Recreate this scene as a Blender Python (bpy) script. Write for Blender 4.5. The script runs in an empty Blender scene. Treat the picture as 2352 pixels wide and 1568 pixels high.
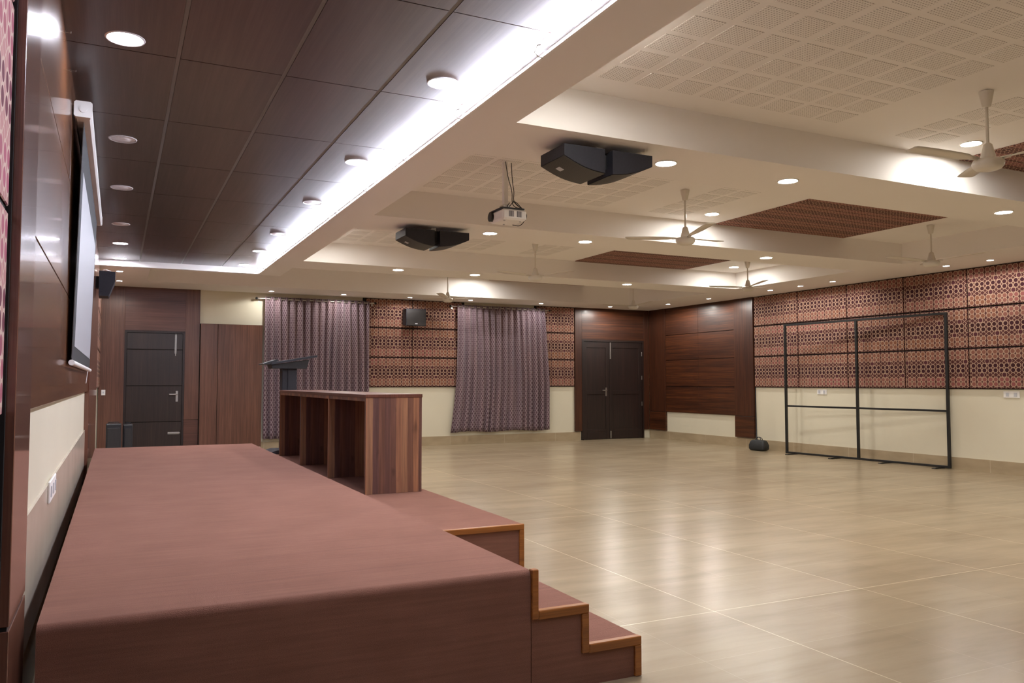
import bpy, math, random
from mathutils import Vector, Matrix
random.seed(7)
PI = math.pi
SC = bpy.context.scene
COL = SC.collection

# ------------------------------------------------------------------ constants
ZC = 2.862          # underside of soffits and beams
ZR = 3.14           # raised ceiling
ZW = 2.95           # timber ceiling over the stage
YF = 15.146         # far wall
XR = 10.85          # right wall
XL = -0.29          # left wall
YB = -3.2           # wall behind the camera
ZT = 3.34

# ------------------------------------------------------------------ mesh builder
class MB:
    def __init__(s): s.v = []; s.f = []; s.m = []; s.uv = []; s.sm = []
    def face(s, pts, m=0, uv=None, smooth=False):
        b = len(s.v); s.v += [tuple(p) for p in pts]
        s.f.append(tuple(range(b, b+len(pts)))); s.m.append(m); s.sm.append(smooth)
        if uv is None:
            a, c, d = Vector(pts[0]), Vector(pts[1]), Vector(pts[2])
            n = (c-a).cross(d-a)
            ax = max(range(3), key=lambda i: abs(n[i]))
            uv = [((p[1], p[2]) if ax == 0 else (p[0], p[2]) if ax == 1 else (p[0], p[1])) for p in pts]
        s.uv.append(uv)
    def grid(s, P, m=0, closed=False, uv=None, smooth=True):
        """P = rows of points, shared vertices"""
        b = len(s.v); R = len(P); Cn = len(P[0])
        for r in P: s.v += [tuple(p) for p in r]
        for i in range(R-1):
            for j in range(Cn if closed else Cn-1):
                k = (j+1) % Cn
                s.f.append((b+i*Cn+j, b+i*Cn+k, b+(i+1)*Cn+k, b+(i+1)*Cn+j)); s.m.append(m); s.sm.append(smooth)
                if uv: s.uv.append([uv[i][j], uv[i][k], uv[i+1][k], uv[i+1][j]])
                else:
                    q = [P[i][j], P[i][k], P[i+1][k], P[i+1][j]]
                    s.uv.append([(p[0]+p[1], p[2]) for p in q])
        return s
    def box(s, x0, x1, y0, y1, z0, z1, m=0, bev=0.0):
        if x0 > x1: x0, x1 = x1, x0
        if y0 > y1: y0, y1 = y1, y0
        if z0 > z1: z0, z1 = z1, z0
        if bev <= 0:
            c = [(x, y, z) for z in (z0, z1) for y in (y0, y1) for x in (x0, x1)]
            for q in ((0,2,3,1), (4,5,7,6), (0,1,5,4), (2,6,7,3), (0,4,6,2), (1,3,7,5)):
                s.face([c[i] for i in q], m)
            return s
        b = min(bev, (x1-x0)*.49, (y1-y0)*.49, (z1-z0)*.49)
        lo = (x0, y0, z0); hi = (x1, y1, z1)
        def P(sx, sy, sz, ax):
            r = []
            for i, sg in enumerate((sx, sy, sz)):
                e = hi[i] if sg > 0 else lo[i]
                r.append(e if i == ax else e - sg*b)
            return tuple(r)
        for ax in range(3):
            for sg in (-1, 1):
                o = [i for i in range(3) if i != ax]
                pts = []
                for (a, c) in ((-1,-1), (1,-1), (1,1), (-1,1)):
                    q = [0,0,0]; q[ax] = sg; q[o[0]] = a; q[o[1]] = c
                    pts.append(P(*q, ax))
                flip = (sg < 0) != (ax == 1)
                s.face(pts[::-1] if flip else pts, m)
        for ax in range(3):                      # edges along ax
            o = [i for i in range(3) if i != ax]
            for a in (-1, 1):
                for c in (-1, 1):
                    pts = []
                    for (e, face) in ((-1, o[0]), (1, o[0]), (1, o[1]), (-1, o[1])):
                        q = [0,0,0]; q[ax] = e; q[o[0]] = a; q[o[1]] = c
                        pts.append(P(*q, face))
                    n = (Vector(pts[1])-Vector(pts[0])).cross(Vector(pts[2])-Vector(pts[0]))
                    d = Vector([0,0,0]); d[o[0]] = a; d[o[1]] = c
                    s.face(pts if n.dot(d) > 0 else pts[::-1], m)
        for a in (-1, 1):
            for c in (-1, 1):
                for e in (-1, 1):
                    pts = [P(a, c, e, 0), P(a, c, e, 1), P(a, c, e, 2)]
                    n = (Vector(pts[1])-Vector(pts[0])).cross(Vector(pts[2])-Vector(pts[0]))
                    s.face(pts if n.dot(Vector((a, c, e))) > 0 else pts[::-1], m)
        return s
    def prism(s, poly, axis, a, b, m=0, m_cap=None):
        """poly of 2D points extruded along axis. axis 0: (y,z), 1: (x,z), 2: (x,y)"""
        def T(p, t):
            return (t, p[0], p[1]) if axis == 0 else (p[0], t, p[1]) if axis == 1 else (p[0], p[1], t)
        A = [T(p, a) for p in poly]; B = [T(p, b) for p in poly]
        area = sum(poly[i][0]*poly[(i+1) % len(poly)][1]-poly[(i+1) % len(poly)][0]*poly[i][1] for i in range(len(poly)))
        flip = (area < 0) != (axis == 1)
        mc = m if m_cap is None else m_cap
        s.face(A if flip else A[::-1], mc); s.face(B[::-1] if flip else B, mc)
        n = len(poly)
        for i in range(n):
            k = (i+1) % n
            q = [A[i], A[k], B[k], B[i]]
            s.face(q[::-1] if flip else q, m)
        return s
    def lathe(s, prof, cx=0, cy=0, cz=0, n=32, m=0, smooth=True):
        """prof = list of (r, z) ; caps closed where r>0 at the ends"""
        P = [[(cx+r*math.cos(2*PI*j/n), cy+r*math.sin(2*PI*j/n), cz+z) for j in range(n)] for r, z in prof]
        if prof[0][1] < prof[-1][1]: pass
        s.grid(P, m, closed=True, smooth=smooth)
        if prof[0][0] > 1e-5: s.face(P[0][::-1] if prof[0][1] <= prof[-1][1] else P[0], m)
        if prof[-1][0] > 1e-5: s.face(P[-1] if prof[0][1] <= prof[-1][1] else P[-1][::-1], m)
        return s
    def tube(s, pts, r, n=10, m=0, caps=True):
        pts = [Vector(p) for p in pts]; P = []
        up = Vector((0, 0, 1))
        for i, p in enumerate(pts):
            d = (pts[min(i+1, len(pts)-1)] - pts[max(i-1, 0)]).normalized()
            a = d.cross(up)
            if a.length < 1e-3: a = d.cross(Vector((0, 1, 0)))
            a.normalize(); b = a.cross(d).normalized()
            rr = r[i] if isinstance(r, (list, tuple)) else r
            P.append([tuple(p + rr*(math.cos(2*PI*j/n)*a - math.sin(2*PI*j/n)*b)) for j in range(n)])
        s.grid(P, m, closed=True)
        if caps: s.face(P[0][::-1], m); s.face(P[-1], m)
        return s
    def build(s, name, mats, parent=None, origin=None):
        me = bpy.data.meshes.new(name)
        o = bpy.data.objects.new(name, me); COL.objects.link(o)
        off = Vector((0, 0, 0))
        if parent is not None:
            off = parent_world(parent); o.parent = parent
            if origin is not None: o.location = Vector(origin)-off; off = Vector(origin)
        elif origin is not None: off = Vector(origin); o.location = off
        me.from_pydata([tuple(Vector(p)-off) for p in s.v], [], s.f)
        uvl = me.uv_layers.new(name='UVMap'); k = 0
        flat = []
        for u in s.uv:
            for q in u: flat += [q[0], q[1]]
        uvl.data.foreach_set('uv', flat)
        if not isinstance(mats, (list, tuple)): mats = [mats]
        for mm in mats: me.materials.append(mm)
        me.polygons.foreach_set('material_index', s.m)
        me.polygons.foreach_set('use_smooth', s.sm)
        me.update()
        return o

def parent_world(o):
    v = Vector((0, 0, 0))
    while o is not None: v += o.location; o = o.parent
    return v
def tag(o, label, cat, group=None, kind=None):
    o['label'] = label; o['category'] = cat
    if group: o['group'] = group
    if kind: o['kind'] = kind
    return o
def struct(o): o['kind'] = 'structure'; return o
def empty(name, loc, rz=0.0):
    o = bpy.data.objects.new(name, None); COL.objects.link(o); o.empty_display_size = .1
    o.location = loc; o.rotation_euler = (0, 0, rz); return o
def copy_tree(o, parent=None):
    c = o.copy(); COL.objects.link(c)
    if parent is not None: c.parent = parent
    for ch in [x for x in bpy.data.objects if x.parent == o]: copy_tree(ch, c)
    return c

# ------------------------------------------------------------------ materials
class NT:
    def __init__(s, name):
        s.mat = bpy.data.materials.new(name); s.mat.use_nodes = True
        s.t = s.mat.node_tree; s.b = s.t.nodes['Principled BSDF']
    def n(s, typ, **kw):
        o = s.t.nodes.new(typ)
        for k, v in kw.items(): setattr(o, k, v)
        return o
    def val(s, sock, v):
        if hasattr(v, 'is_output') or isinstance(v, bpy.types.NodeSocket): s.t.links.new(v, sock)
        else: sock.default_value = v
    def math(s, op, a, b=None, c=None):
        o = s.n('ShaderNodeMath', operation=op); s.val(o.inputs[0], a)
        if b is not None: s.val(o.inputs[1], b)
        if c is not None: s.val(o.inputs[2], c)
        return o.outputs[0]
    def uv(s): return s.n('ShaderNodeUVMap').outputs[0]
    def xy(s):
        o = s.n('ShaderNodeSeparateXYZ'); s.t.links.new(s.uv(), o.inputs[0]); return o.outputs[0], o.outputs[1]
    def mapped(s, sx, sy, off=(0,0,0)):
        o = s.n('ShaderNodeMapping'); s.t.links.new(s.uv(), o.inputs[0])
        o.inputs['Scale'].default_value = (sx, sy, 1); o.inputs['Location'].default_value = off; return o.outputs[0]
    def noise(s, vec, scale=1, detail=3, rough=.5, dist=0):
        o = s.n('ShaderNodeTexNoise'); s.t.links.new(vec, o.inputs['Vector'])
        o.inputs['Scale'].default_value = scale; o.inputs['Detail'].default_value = detail
        o.inputs['Roughness'].default_value = rough; o.inputs['Distortion'].default_value = dist
        return o.outputs['Fac']
    def ramp(s, fac, stops, interp='LINEAR'):
        o = s.n('ShaderNodeValToRGB'); s.t.links.new(fac, o.inputs[0]); cr = o.color_ramp
        cr.interpolation = interp
        while len(cr.elements) < len(stops): cr.elements.new(.5)
        for e, (p, c) in zip(cr.elements, stops): e.position = p; e.color = (*c, 1)
        return o.outputs[0]
    def mix(s, fac, a, b, blend='MIX'):
        o = s.n('ShaderNodeMix', data_type='RGBA', blend_type=blend)
        s.val(o.inputs[0], fac)
        for i, v in ((6, a), (7, b)):
            if isinstance(v, tuple): o.inputs[i].default_value = (*v, 1) if len(v) == 3 else v
            else: s.t.links.new(v, o.inputs[i])
        return o.outputs[2]
    def bump(s, h, strength=.3, dist=.01):
        o = s.n('ShaderNodeBump'); s.t.links.new(h, o.inputs['Height'])
        o.inputs['Strength'].default_value = strength; o.inputs['Distance'].default_value = dist
        s.t.links.new(o.outputs[0], s.b.inputs['Normal'])
    def col(s, c):
        if isinstance(c, tuple): s.b.inputs['Base Color'].default_value = (*c, 1)
        else: s.t.links.new(c, s.b.inputs['Base Color'])
    def set(s, rough=.5, metal=0, spec=.5, coat=0, coat_r=.05):
        s.b.inputs['Roughness'].default_value = rough; s.b.inputs['Metallic'].default_value = metal
        s.b.inputs['Specular IOR Level'].default_value = spec
        s.b.inputs['Coat Weight'].default_value = coat; s.b.inputs['Coat Roughness'].default_value = coat_r
        return s.mat

def plain(name, c, rough=.5, metal=0, var=.06, scale=6, spec=.5, coat=0):
    t = NT(name); f = t.noise(t.mapped(1, 1), scale, 4)
    lo = tuple(x*(1-var) for x in c); hi = tuple(min(1, x*(1+var)) for x in c)
    t.col(t.ramp(f, [(.3, lo), (.7, hi)])); return t.set(rough, metal, spec, coat)

def wood(name, dark, mid, light, along='v', rough=.35, coat=0, stretch=1.0, scale=1.0, coat_r=.06):
    t = NT(name)
    a, b = (34*scale, .9*stretch) if along == 'v' else (.9*stretch, 34*scale)
    f1 = t.noise(t.mapped(a, b), 1, 5, .6, .35)
    a, b = (160*scale, 3) if along == 'v' else (3, 160*scale)
    f2 = t.noise(t.mapped(a, b, (3, 5, 0)), 1, 2, .5)
    a, b = (4*scale, .35) if along == 'v' else (.35, 4*scale)
    f3 = t.noise(t.mapped(a, b, (9, 2, 0)), 1, 2, .5)
    f = t.math('ADD', t.math('MULTIPLY', f1, .5), t.math('ADD', t.math('MULTIPLY', f2, .25), t.math('MULTIPLY', f3, .25)))
    c = t.ramp(f, [(.36, dark), (.5, mid), (.64, light)])
    t.col(c); t.bump(f, .05, .002)
    return t.set(rough, 0, .5, coat, coat_r)

def pattern_fabric(name, k=1.0, z0=1.158, light=(.225,.094,.070), dark=(.045,.013,.016), line=(.40,.26,.185), ground=(.085,.028,.026)):
    """lattice: pairs of rows of discs ringed with beige thread, a zigzag row between the pairs, every third pair dark"""
    t = NT(name); u, v = t.xy()
    P3 = .571/3*k; pu = .158*k
    v = t.math('SUBTRACT', v, z0)
    def wrap(c, p, off=0.0):
        return t.math('MULTIPLY', t.math('SUBTRACT', t.math('FRACT', t.math('ADD', t.math('DIVIDE', c, p), .5-off)), .5), p)
    def dist(a, b): return t.math('SQRT', t.math('ADD', t.math('MULTIPLY', a, a), t.math('MULTIPLY', b, b)))
    au = t.math('SUBTRACT', t.math('ABSOLUTE', wrap(u, pu)), .0365*k)
    av = t.math('SUBTRACT', t.math('ABSOLUTE', wrap(v, P3, .5)), .0325*k)
    d1 = dist(au, av)
    zv = wrap(v, P3)
    row = t.math('FLOOR', t.math('ADD', t.math('DIVIDE', v, P3), .5))
    zu = wrap(t.math('ADD', u, t.math('MULTIPLY', row, .079*k)), pu*2, .25)
    d2 = dist(zu, zv)
    cross = t.math('ABSOLUTE', t.math('SUBTRACT', t.math('ABSOLUTE', wrap(u, .079*k)), t.math('MULTIPLY', t.math('ABSOLUTE', zv), 1.15)))
    zig = t.math('MULTIPLY', t.math('LESS_THAN', cross, .0052*k), t.math('LESS_THAN', t.math('ABSOLUTE', zv), .040*k))
    ring1 = t.math('LESS_THAN', d1, .0385*k); disc1 = t.math('LESS_THAN', d1, .0275*k)
    ring2 = t.math('LESS_THAN', d2, .0375*k); disc2 = t.math('LESS_THAN', d2, .0290*k)
    g = t.math('FRACT', t.math('DIVIDE', v, P3*3))
    band = t.ramp(g, [(0, light), (.3333, dark), (.6667, light)], 'CONSTANT')
    nz = t.noise(t.mapped(1, 1), 1.3, 3)
    tint = t.ramp(nz, [(.3, (.95,.95,.70)), (.5, (1,1,1)), (.7, (1.15,.9,1.15))])
    band = t.mix(1.0, band, tint, 'MULTIPLY')
    c = t.mix(t.math('MAXIMUM', ring1, zig), ground, line)
    c = t.mix(disc1, c, band)
    c = t.mix(ring2, c, line); c = t.mix(disc2, c, tuple(x*1.9 for x in dark))
    t.col(c)
    w = t.noise(t.mapped(1, 1), 700, 2); t.bump(w, .25, .001)
    return t.set(.85, 0, .2)

M = {}
M['cream'] = plain('cream_paint', (.72,.675,.53), .55, var=.03, scale=1.2, spec=.35)
M['ceil'] = plain('ceiling_paint', (.86,.83,.80), .7, var=.015, scale=.7, spec=.2)
M['white'] = plain('white_paint', (.88,.87,.85), .4, var=.02)
M['black'] = plain('black_plastic', (.018,.018,.022), .45, var=.2, scale=30)
M['blackbox'] = plain('black_cabinet_paint', (.018,.019,.028), .55, var=.15, scale=60)
M['dark'] = plain('black_backing', (.012,.009,.008), .8)
M['steel'] = plain('brushed_steel', (.55,.53,.5), .3, 1.0, var=.1, scale=40)
M['blackmetal'] = plain('black_metal', (.02,.02,.02), .4, .3)
M['silver'] = plain('silver_grey_plastic', (.55,.56,.6), .35, var=.03)
M['fanwhite'] = plain('fan_enamel', (.72,.68,.60), .3, var=.02)
M['wood_v'] = wood('red_wood_vertical', (.024,.0065,.0022), (.056,.015,.005), (.098,.029,.009), 'v', .42, .06, coat_r=.12)
M['wood_h'] = wood('red_wood_horizontal', (.022,.0055,.0015), (.058,.015,.004), (.13,.038,.010), 'h', .42, .06, coat_r=.12)
M['wood_gloss_h'] = wood('glossy_wood_horizontal', (.075,.027,.010), (.14,.052,.019), (.21,.085,.032), 'h', .25, .45, coat_r=.07)
M['wood_gloss_v'] = wood('glossy_wood_vertical', (.105,.040,.026), (.17,.066,.042), (.23,.095,.062), 'v', .22, .75, coat_r=.07)
M['wood_ceil'] = wood('ceiling_tile_wood', (.052,.030,.027), (.072,.044,.039), (.096,.061,.055), 'v', .34, .3, coat_r=.2)
M['wood_brown_v'] = wood('brown_wood_vertical', (.075,.029,.018), (.132,.054,.032), (.19,.083,.050), 'v', .4)
M['wood_brown_h'] = wood('brown_wood_horizontal', (.065,.024,.017), (.11,.043,.028), (.15,.062,.041), 'h', .4)
M['wood_door'] = wood('dark_door_wood', (.016,.009,.006), (.027,.014,.010), (.044,.025,.018), 'v', .4)
M['wood_door2'] = wood('blackish_door_wood', (.010,.005,.0035), (.018,.008,.006), (.033,.013,.010), 'v', .45)
M['wood_trim'] = wood('honey_wood_trim', (.20,.065,.012), (.33,.115,.022), (.45,.17,.035), 'h', .3, .3)

def mk_desk():
    t = NT('striped_walnut_laminate'); u, v = t.xy()
    cell = t.n('ShaderNodeTexWhiteNoise', noise_dimensions='1D')
    wob = t.noise(t.mapped(3, 1.2), 1, 3)
    uu = t.math('ADD', u, t.math('MULTIPLY', t.math('SUBTRACT', wob, .5), .03))
    t.t.links.new(t.math('FLOOR', t.math('MULTIPLY', uu, 20)), cell.inputs['W'])
    c = t.ramp(cell.outputs['Value'], [(0, (.085,.045,.052)), (.3, (.19,.088,.055)), (.5, (.36,.165,.085)), (.7, (.13,.072,.066)), (.85, (.26,.145,.085)), (1, (.42,.185,.10))])
    f = t.noise(t.mapped(50, 1.6), 1, 5, .6, .3)
    c = t.mix(.6, c, t.ramp(f, [(.35, (.5,.45,.5)), (.65, (1.25,1.2,1.15))]), 'MULTIPLY')
    k = t.noise(t.mapped(9, 3.2, (2,7,0)), 1, 2)
    c = t.mix(.8, c, t.ramp(k, [(.26, (.35,.35,.4)), (.36, (1,1,1))]), 'MULTIPLY')
    t.col(c); return t.set(.38, 0, .5)
M['desk'] = mk_desk()

def mk_carpet():
    t = NT('rose_brown_carpet')
    a = t.noise(t.mapped(1, 1), 3.0, 4); b = t.noise(t.mapped(1, 1), 420, 2, .7); w = t.noise(t.mapped(2.5, 60), 1, 3)
    c = t.ramp(a, [(.3, (.225,.106,.074)), (.7, (.262,.126,.090))])
    c = t.mix(.55, c, t.ramp(b, [(.3, (.55,.52,.52)), (.7, (1.35,1.35,1.35))]), 'MULTIPLY')
    c = t.mix(.35, c, t.ramp(w, [(.35, (.75,.75,.75)), (.65, (1.15,1.15,1.15))]), 'MULTIPLY')
    cu, cv = t.xy()
    wob = t.math('ADD', cv, t.math('MULTIPLY', t.noise(t.mapped(1.2, .2, (5,5,0)), 1, 2), .06))
    for yy in (3.66, 3.23):
        ln = t.math('LESS_THAN', t.math('ABSOLUTE', t.math('SUBTRACT', wob, yy+.03)), .005)
        c = t.mix(t.math('MULTIPLY', ln, .22), c, (.12,.05,.045))
    t.col(c); t.bump(b, .6, .004)
    t.b.inputs['Sheen Weight'].default_value = .12
    t.b.inputs['Sheen Roughness'].default_value = .5
    t.b.inputs['Sheen Tint'].default_value = (.8,.55,.5,1)
    return t.set(.95, 0, .1)
M['carpet'] = mk_carpet()

def mk_floor(name, joints=True):
    t = NT(name); u, v = t.xy()
    def line(c, o, p, w):
        f = t.math('FRACT', t.math('DIVIDE', t.math('SUBTRACT', c, o-w/2), p))
        return t.math('LESS_THAN', f, w/p)
    a = t.noise(t.mapped(.6, 1.5), 1, 6, .6, 0); b = t.noise(t.mapped(.9, 7, (4,1,0)), 1, 5, .6, 0)
    g = t.noise(t.mapped(.35, .35, (2,2,0)), 1, 2)
    c = t.ramp(a, [(.3, (.295,.227,.145)), (.7, (.38,.306,.204))])
    c = t.mix(.5, c, t.ramp(b, [(.32, (.80,.76,.70)), (.5, (1,1,1)), (.68, (1.12,1.12,1.10))]), 'MULTIPLY')
    # each slab slightly different
    wn = t.n('ShaderNodeTexWhiteNoise', noise_dimensions='2D'); cx = t.n('ShaderNodeCombineXYZ')
    if joints:
        t.t.links.new(t.math('FLOOR', t.math('DIVIDE', t.math('SUBTRACT', u, 2.96), .563)), cx.inputs[0])
        t.t.links.new(t.math('FLOOR', t.math('DIVIDE', t.math('SUBTRACT', v, 3.55), .61)), cx.inputs[1])
        t.t.links.new(cx.outputs[0], wn.inputs['Vector'])
        c = t.mix(.5, c, t.ramp(wn.outputs['Value'], [(0, (.93,.92,.90)), (1, (1.06,1.05,1.04))]), 'MULTIPLY')
        strong = t.math('MAXIMUM', line(u, 2.96, 1.126, .006), line(v, 3.55, 3.05, .007))
        weak = t.math('MAXIMUM', line(u, 2.96+.563, 1.126, .003), line(v, 3.55, .61, .0035))
        c = t.mix(t.math('MULTIPLY', weak, .16), c, (.66,.55,.40))
        c = t.mix(t.math('MULTIPLY', strong, .55), c, (.74,.60,.40))
    sm = t.noise(t.mapped(.9, 2.2, (7,3,0)), 1, 4, .6)
    t.col(c)
    r = t.n('ShaderNodeMapRange'); t.t.links.new(sm, r.inputs[0]); r.inputs[3].default_value = .23; r.inputs[4].default_value = .36
    m = t.set(.265, 0, .30)
    
    
    return m
M['floor'] = mk_floor('beige_vitrified_tile')

def mk_skirt():
    t = NT('skirting_tile'); u, v = t.xy()
    a = t.noise(t.mapped(2, 6), 1, 4)
    c = t.ramp(a, [(.3, (.36,.28,.175)), (.7, (.47,.375,.245))])
    f = t.math('FRACT', t.math('DIVIDE', u, 1.2))
    c = t.mix(t.math('MULTIPLY', t.math('LESS_THAN', f, .006), .6), c, (.62,.52,.38))
    t.col(c); return t.set(.25)
M['skirt'] = mk_skirt()

def mk_perf():
    t = NT('perforated_gypsum'); u, v = t.xy(); p = .0185
    def cc(c, o): return t.math('MULTIPLY', t.math('SUBTRACT', t.math('FRACT', t.math('DIVIDE', t.math('ADD', c, o), p)), .5), p)
    def dd(o):
        a, b = cc(u, o), cc(v, o); return t.math('SQRT', t.math('ADD', t.math('MULTIPLY', a, a), t.math('MULTIPLY', b, b)))
    hole = t.math('LESS_THAN', dd(0), .0046)
    t.col(t.mix(hole, (.84,.81,.78), (.46,.43,.40)))
    return t.set(.8, 0, .1)
M['perf'] = mk_perf()


M['fabric'] = pattern_fabric('lattice_fabric')
M['fabric_pink'] = pattern_fabric('lattice_fabric_rose', light=(.40,.13,.17), dark=(.17,.05,.07), line=(.62,.46,.40), ground=(.50,.26,.25))
M['fabric_ceil'] = pattern_fabric('lattice_fabric_ceiling', k=.62, z0=0, light=(.25,.10,.085), dark=(.050,.016,.018), line=(.42,.27,.20), ground=(.09,.030,.027))

def mk_curtain():
    t = NT('diamond_curtain_cloth'); u, v = t.xy()
    pu, pv = .056, .088
    def dia(ou, ov, w=1.0):
        a = t.math('ABSOLUTE', t.math('SUBTRACT', t.math('FRACT', t.math('DIVIDE', t.math('ADD', u, ou), pu)), .5))
        b = t.math('ABSOLUTE', t.math('SUBTRACT', t.math('FRACT', t.math('DIVIDE', t.math('ADD', v, ov), pv)), .5))
        return t.math('ADD', a, b)
    d = t.math('MINIMUM', dia(0, 0), dia(pu/2, pv/2))
    c = t.ramp(d, [(0, (.25,.19,.205)), (.09, (.070,.027,.041)), (.30, (.078,.031,.047)), (.36, (.285,.218,.232)), (.5, (.25,.19,.208))], 'LINEAR')
    nz = t.noise(t.mapped(1, .3), 3, 2)
    c = t.mix(.6, c, t.ramp(nz, [(.3, (.80,.80,.90)), (.7, (1.15,1.05,1.0))]), 'MULTIPLY')
    t.col(c)
    t.b.inputs['Sheen Weight'].default_value = .2
    return t.set(.6, 0, .4)
M['curtain'] = mk_curtain()

def mk_grille():
    t = NT('perforated_speaker_grille'); u, v = t.xy()
    a = t.math('FRACT', t.math('MULTIPLY', u, 120)); b = t.math('FRACT', t.math('MULTIPLY', v, 120))
    h = t.math('MULTIPLY', t.math('GREATER_THAN', a, .5), t.math('GREATER_THAN', b, .5))
    t.col(t.mix(h, (.055,.05,.05), (.012,.012,.012))); return t.set(.5, .4)
M['grille'] = mk_grille()
def mk_slot():
    t = NT('slotted_vent'); u, v = t.xy()
    a = t.math('FRACT', t.math('MULTIPLY', u, 70))
    t.col(t.mix(t.math('GREATER_THAN', a, .5), (.45,.44,.46), (.10,.09,.10))); return t.set(.5)
M['slot'] = mk_slot()

def emit(name, c, s, base=(.8,.8,.8)):
    t = NT(name); t.col(base); t.b.inputs['Emission Color'].default_value = (*c, 1)
    t.b.inputs['Emission Strength'].default_value = s; return t.set(.4)
WARM = (1, .86, .66); COOL = (.78, .84, 1.0); HALL = (1.0, .96, .90); SPOTC = (.97, .93, .86)
M['lamp_hall'] = emit('hall_diffuser_lit', HALL, 122)
M['lamp_stage'] = emit('stage_diffuser_lit', (.88,.88,1.0), 60)
M['lamp_small'] = emit('small_spot_lit', (.9,.92,1.0), 30)
M['lamp_off'] = plain('diffuser_unlit', (.85,.80,.80), .35, var=.02)
M['lamp_ring'] = plain('lamp_ring_enamel', (.62,.58,.58), .35, var=.02)
M['led'] = emit('led_tube_lit', (.80,.84,1.0), 44)

# ------------------------------------------------------------------ room shell
fl = MB().box(XL-.2, XR+.2, YB-.2, YF+.2, -.12, 0).build('floor', M['floor']); struct(fl)
w = MB().box(XL-.2, XL, YB-.2, YF+.2, 0, ZT).build('wall_left', M['cream']); struct(w)
w = MB().box(XR, XR+.2, YB-.2, YF+.2, 0, ZT).build('wall_right', M['cream']); struct(w)
w = MB().box(XL, XR, YF, YF+.2, 0, ZT).build('wall_far', M['cream']); struct(w)
w = MB().box(XL, XR, YB-.2, YB, 0, ZT).build('wall_near', M['wood_brown_v']); struct(w)

ce = MB()
ce.box(XL, XR, YB, 11.6, ZR, ZT-.02)                        # raised slab
ce.box(XL, XR, 11.6, YF, 3.215, ZT-.02)
ceil = ce.build('ceiling', M['ceil']); struct(ceil)
XS0, XS1 = 1.865, 2.20                                        # strip beside the stage ceiling
YL = 12.46                                                    # far lip of the timber ceiling
sf = MB()
sf.box(XS0, XS1, YB, YL+.13, ZC, ZR)
sf.box(XL, XS0, YL, YL+.13, ZC, ZR)
sf.box(XL, .395, YL+.13, 14.12, ZC, 3.215)
sf.box(XL, XR, 14.12, YF, ZC, 3.215)
sf.box(9.62, XR, YB, 14.12, ZC, 3.215)
struct(sf.build('soffit', M['ceil'], ceil))
for (a, b) in ((-2.1, -1.35), (1.15, 1.9), (4.45, 5.2), (7.56, 8.32), (10.87, 11.6)):
    bm = MB().box(XS1, 9.62, a, b, ZC, 3.215 if a > 10 else ZR)
    struct(bm.build('ceiling_beam', M['ceil'], ceil))
# perforated fields
def field(x0, y1, nx, ny, z=ZR):
    m = MB(); px, py, tx, ty = .262, .247, .208, .198
    for i in range(nx):
        for j in range(ny):
            x = x0+i*px; y = y1-j*py
            m.box(x, x+tx, y-ty, y, z-.0025, z+.002)
    struct(m.build('perforated_panel', M['perf'], ceil))
field(2.64, 4.20, 8, 8); field(5.33, 4.22, 2, 8)
field(2.62, 7.34, 8, 8); field(5.27, 7.34, 2, 8)
field(2.62, 10.60, 8, 8); field(5.27, 10.60, 2, 8)
field(2.64, .9, 8, 8)

# timber ceiling over the stage: planks of tile with flat grey tees
tc = MB()
tc.box(XL, XS0, YB, YL, ZW, ZR, 1)
tx = [XL+.03, .252, .795, 1.338, XS0]
ty = [YB] + [2.25+1.13*k for k in range(-4, 9)] + [YL]
ty = sorted(set([round(y, 3) for y in ty if y >= YB]))
for i in range(4):
    for j in range(len(ty)-1):
        tc.box(tx[i]+(.011 if i else 0), tx[i+1]-(.011 if i < 3 else 0), ty[j]+.004, ty[j+1]-.004, ZW-.007, ZW+.002, 0)
for x in tx[1:4]: tc.box(x-.010, x+.010, YB, YL, ZW-.004, ZW+.001, 2)
M['tee'] = plain('grey_ceiling_tee', (.20,.20,.20), .4, var=.04)
struct(tc.build('timber_ceiling', [M['wood_ceil'], M['dark'], M['tee']], ceil))

# skirtings
bb = MB()
bb.box(2.34, 9.02, YF-.012, YF, 0, .175)
struct(bb.build('baseboard_far', M['skirt']))
bb = MB(); bb.box(XR-.012, XR, YB, YF-.013, 0, .175)
struct(bb.build('baseboard_right', M['skirt']))
bb = MB(); bb.box(XL, XL+.012, 3.05, 12.6, .28, .77)
struct(bb.build('baseboard_left', plain('dado_tile', (.60,.53,.43), .18, var=.08, scale=3)))

# ------------------------------------------------------------------ left wall cladding
XP = -.26
def band(z): return z
ROWS = [(1.158, 1.726), (1.730, 2.300), (2.304, 2.862)]
tr = 0
def trim(mb, mats):
    global tr; tr += 1
    return struct(mb.build('trim_%d' % tr, mats))
# near pilaster
p = MB(); p.box(XL, -.25, 2.62, 3.05, 0, .57, 0, .002); p.box(XL, -.25, 2.62, 3.05, .582, ZW, 0, .002); p.box(XL, -.256, 2.625, 3.045, .57, .582, 1)
trim(p, [M['wood_gloss_v'], M['dark']])
# panelled wall behind the screen (boards with dark grooves)
p = MB(); p.box(XL, XP-.008, 3.05, 9.2, 1.158, ZW, 1)
zs = [1.158, 1.74, 2.36, ZW]; ys = [3.05, 5.1, 7.15, 9.2]
for i in range(3):
    for j in range(3):
        p.box(XL+.005, XP, ys[j]+.0015, ys[j+1]-.0015, zs[i]+(.006 if i else 0), zs[i+1], 0, .002)
trim(p, [M['wood_gloss_h'], M['dark']])
p = MB(); p.box(XL, -.25, 9.2, YL, 0, ZW, 0, .002)
trim(p, [M['wood_gloss_v']])
p = MB(); p.box(XL, -.262, YL, 12.62, 0, ZC, 0)
trim(p, [M['wood_v']])
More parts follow.
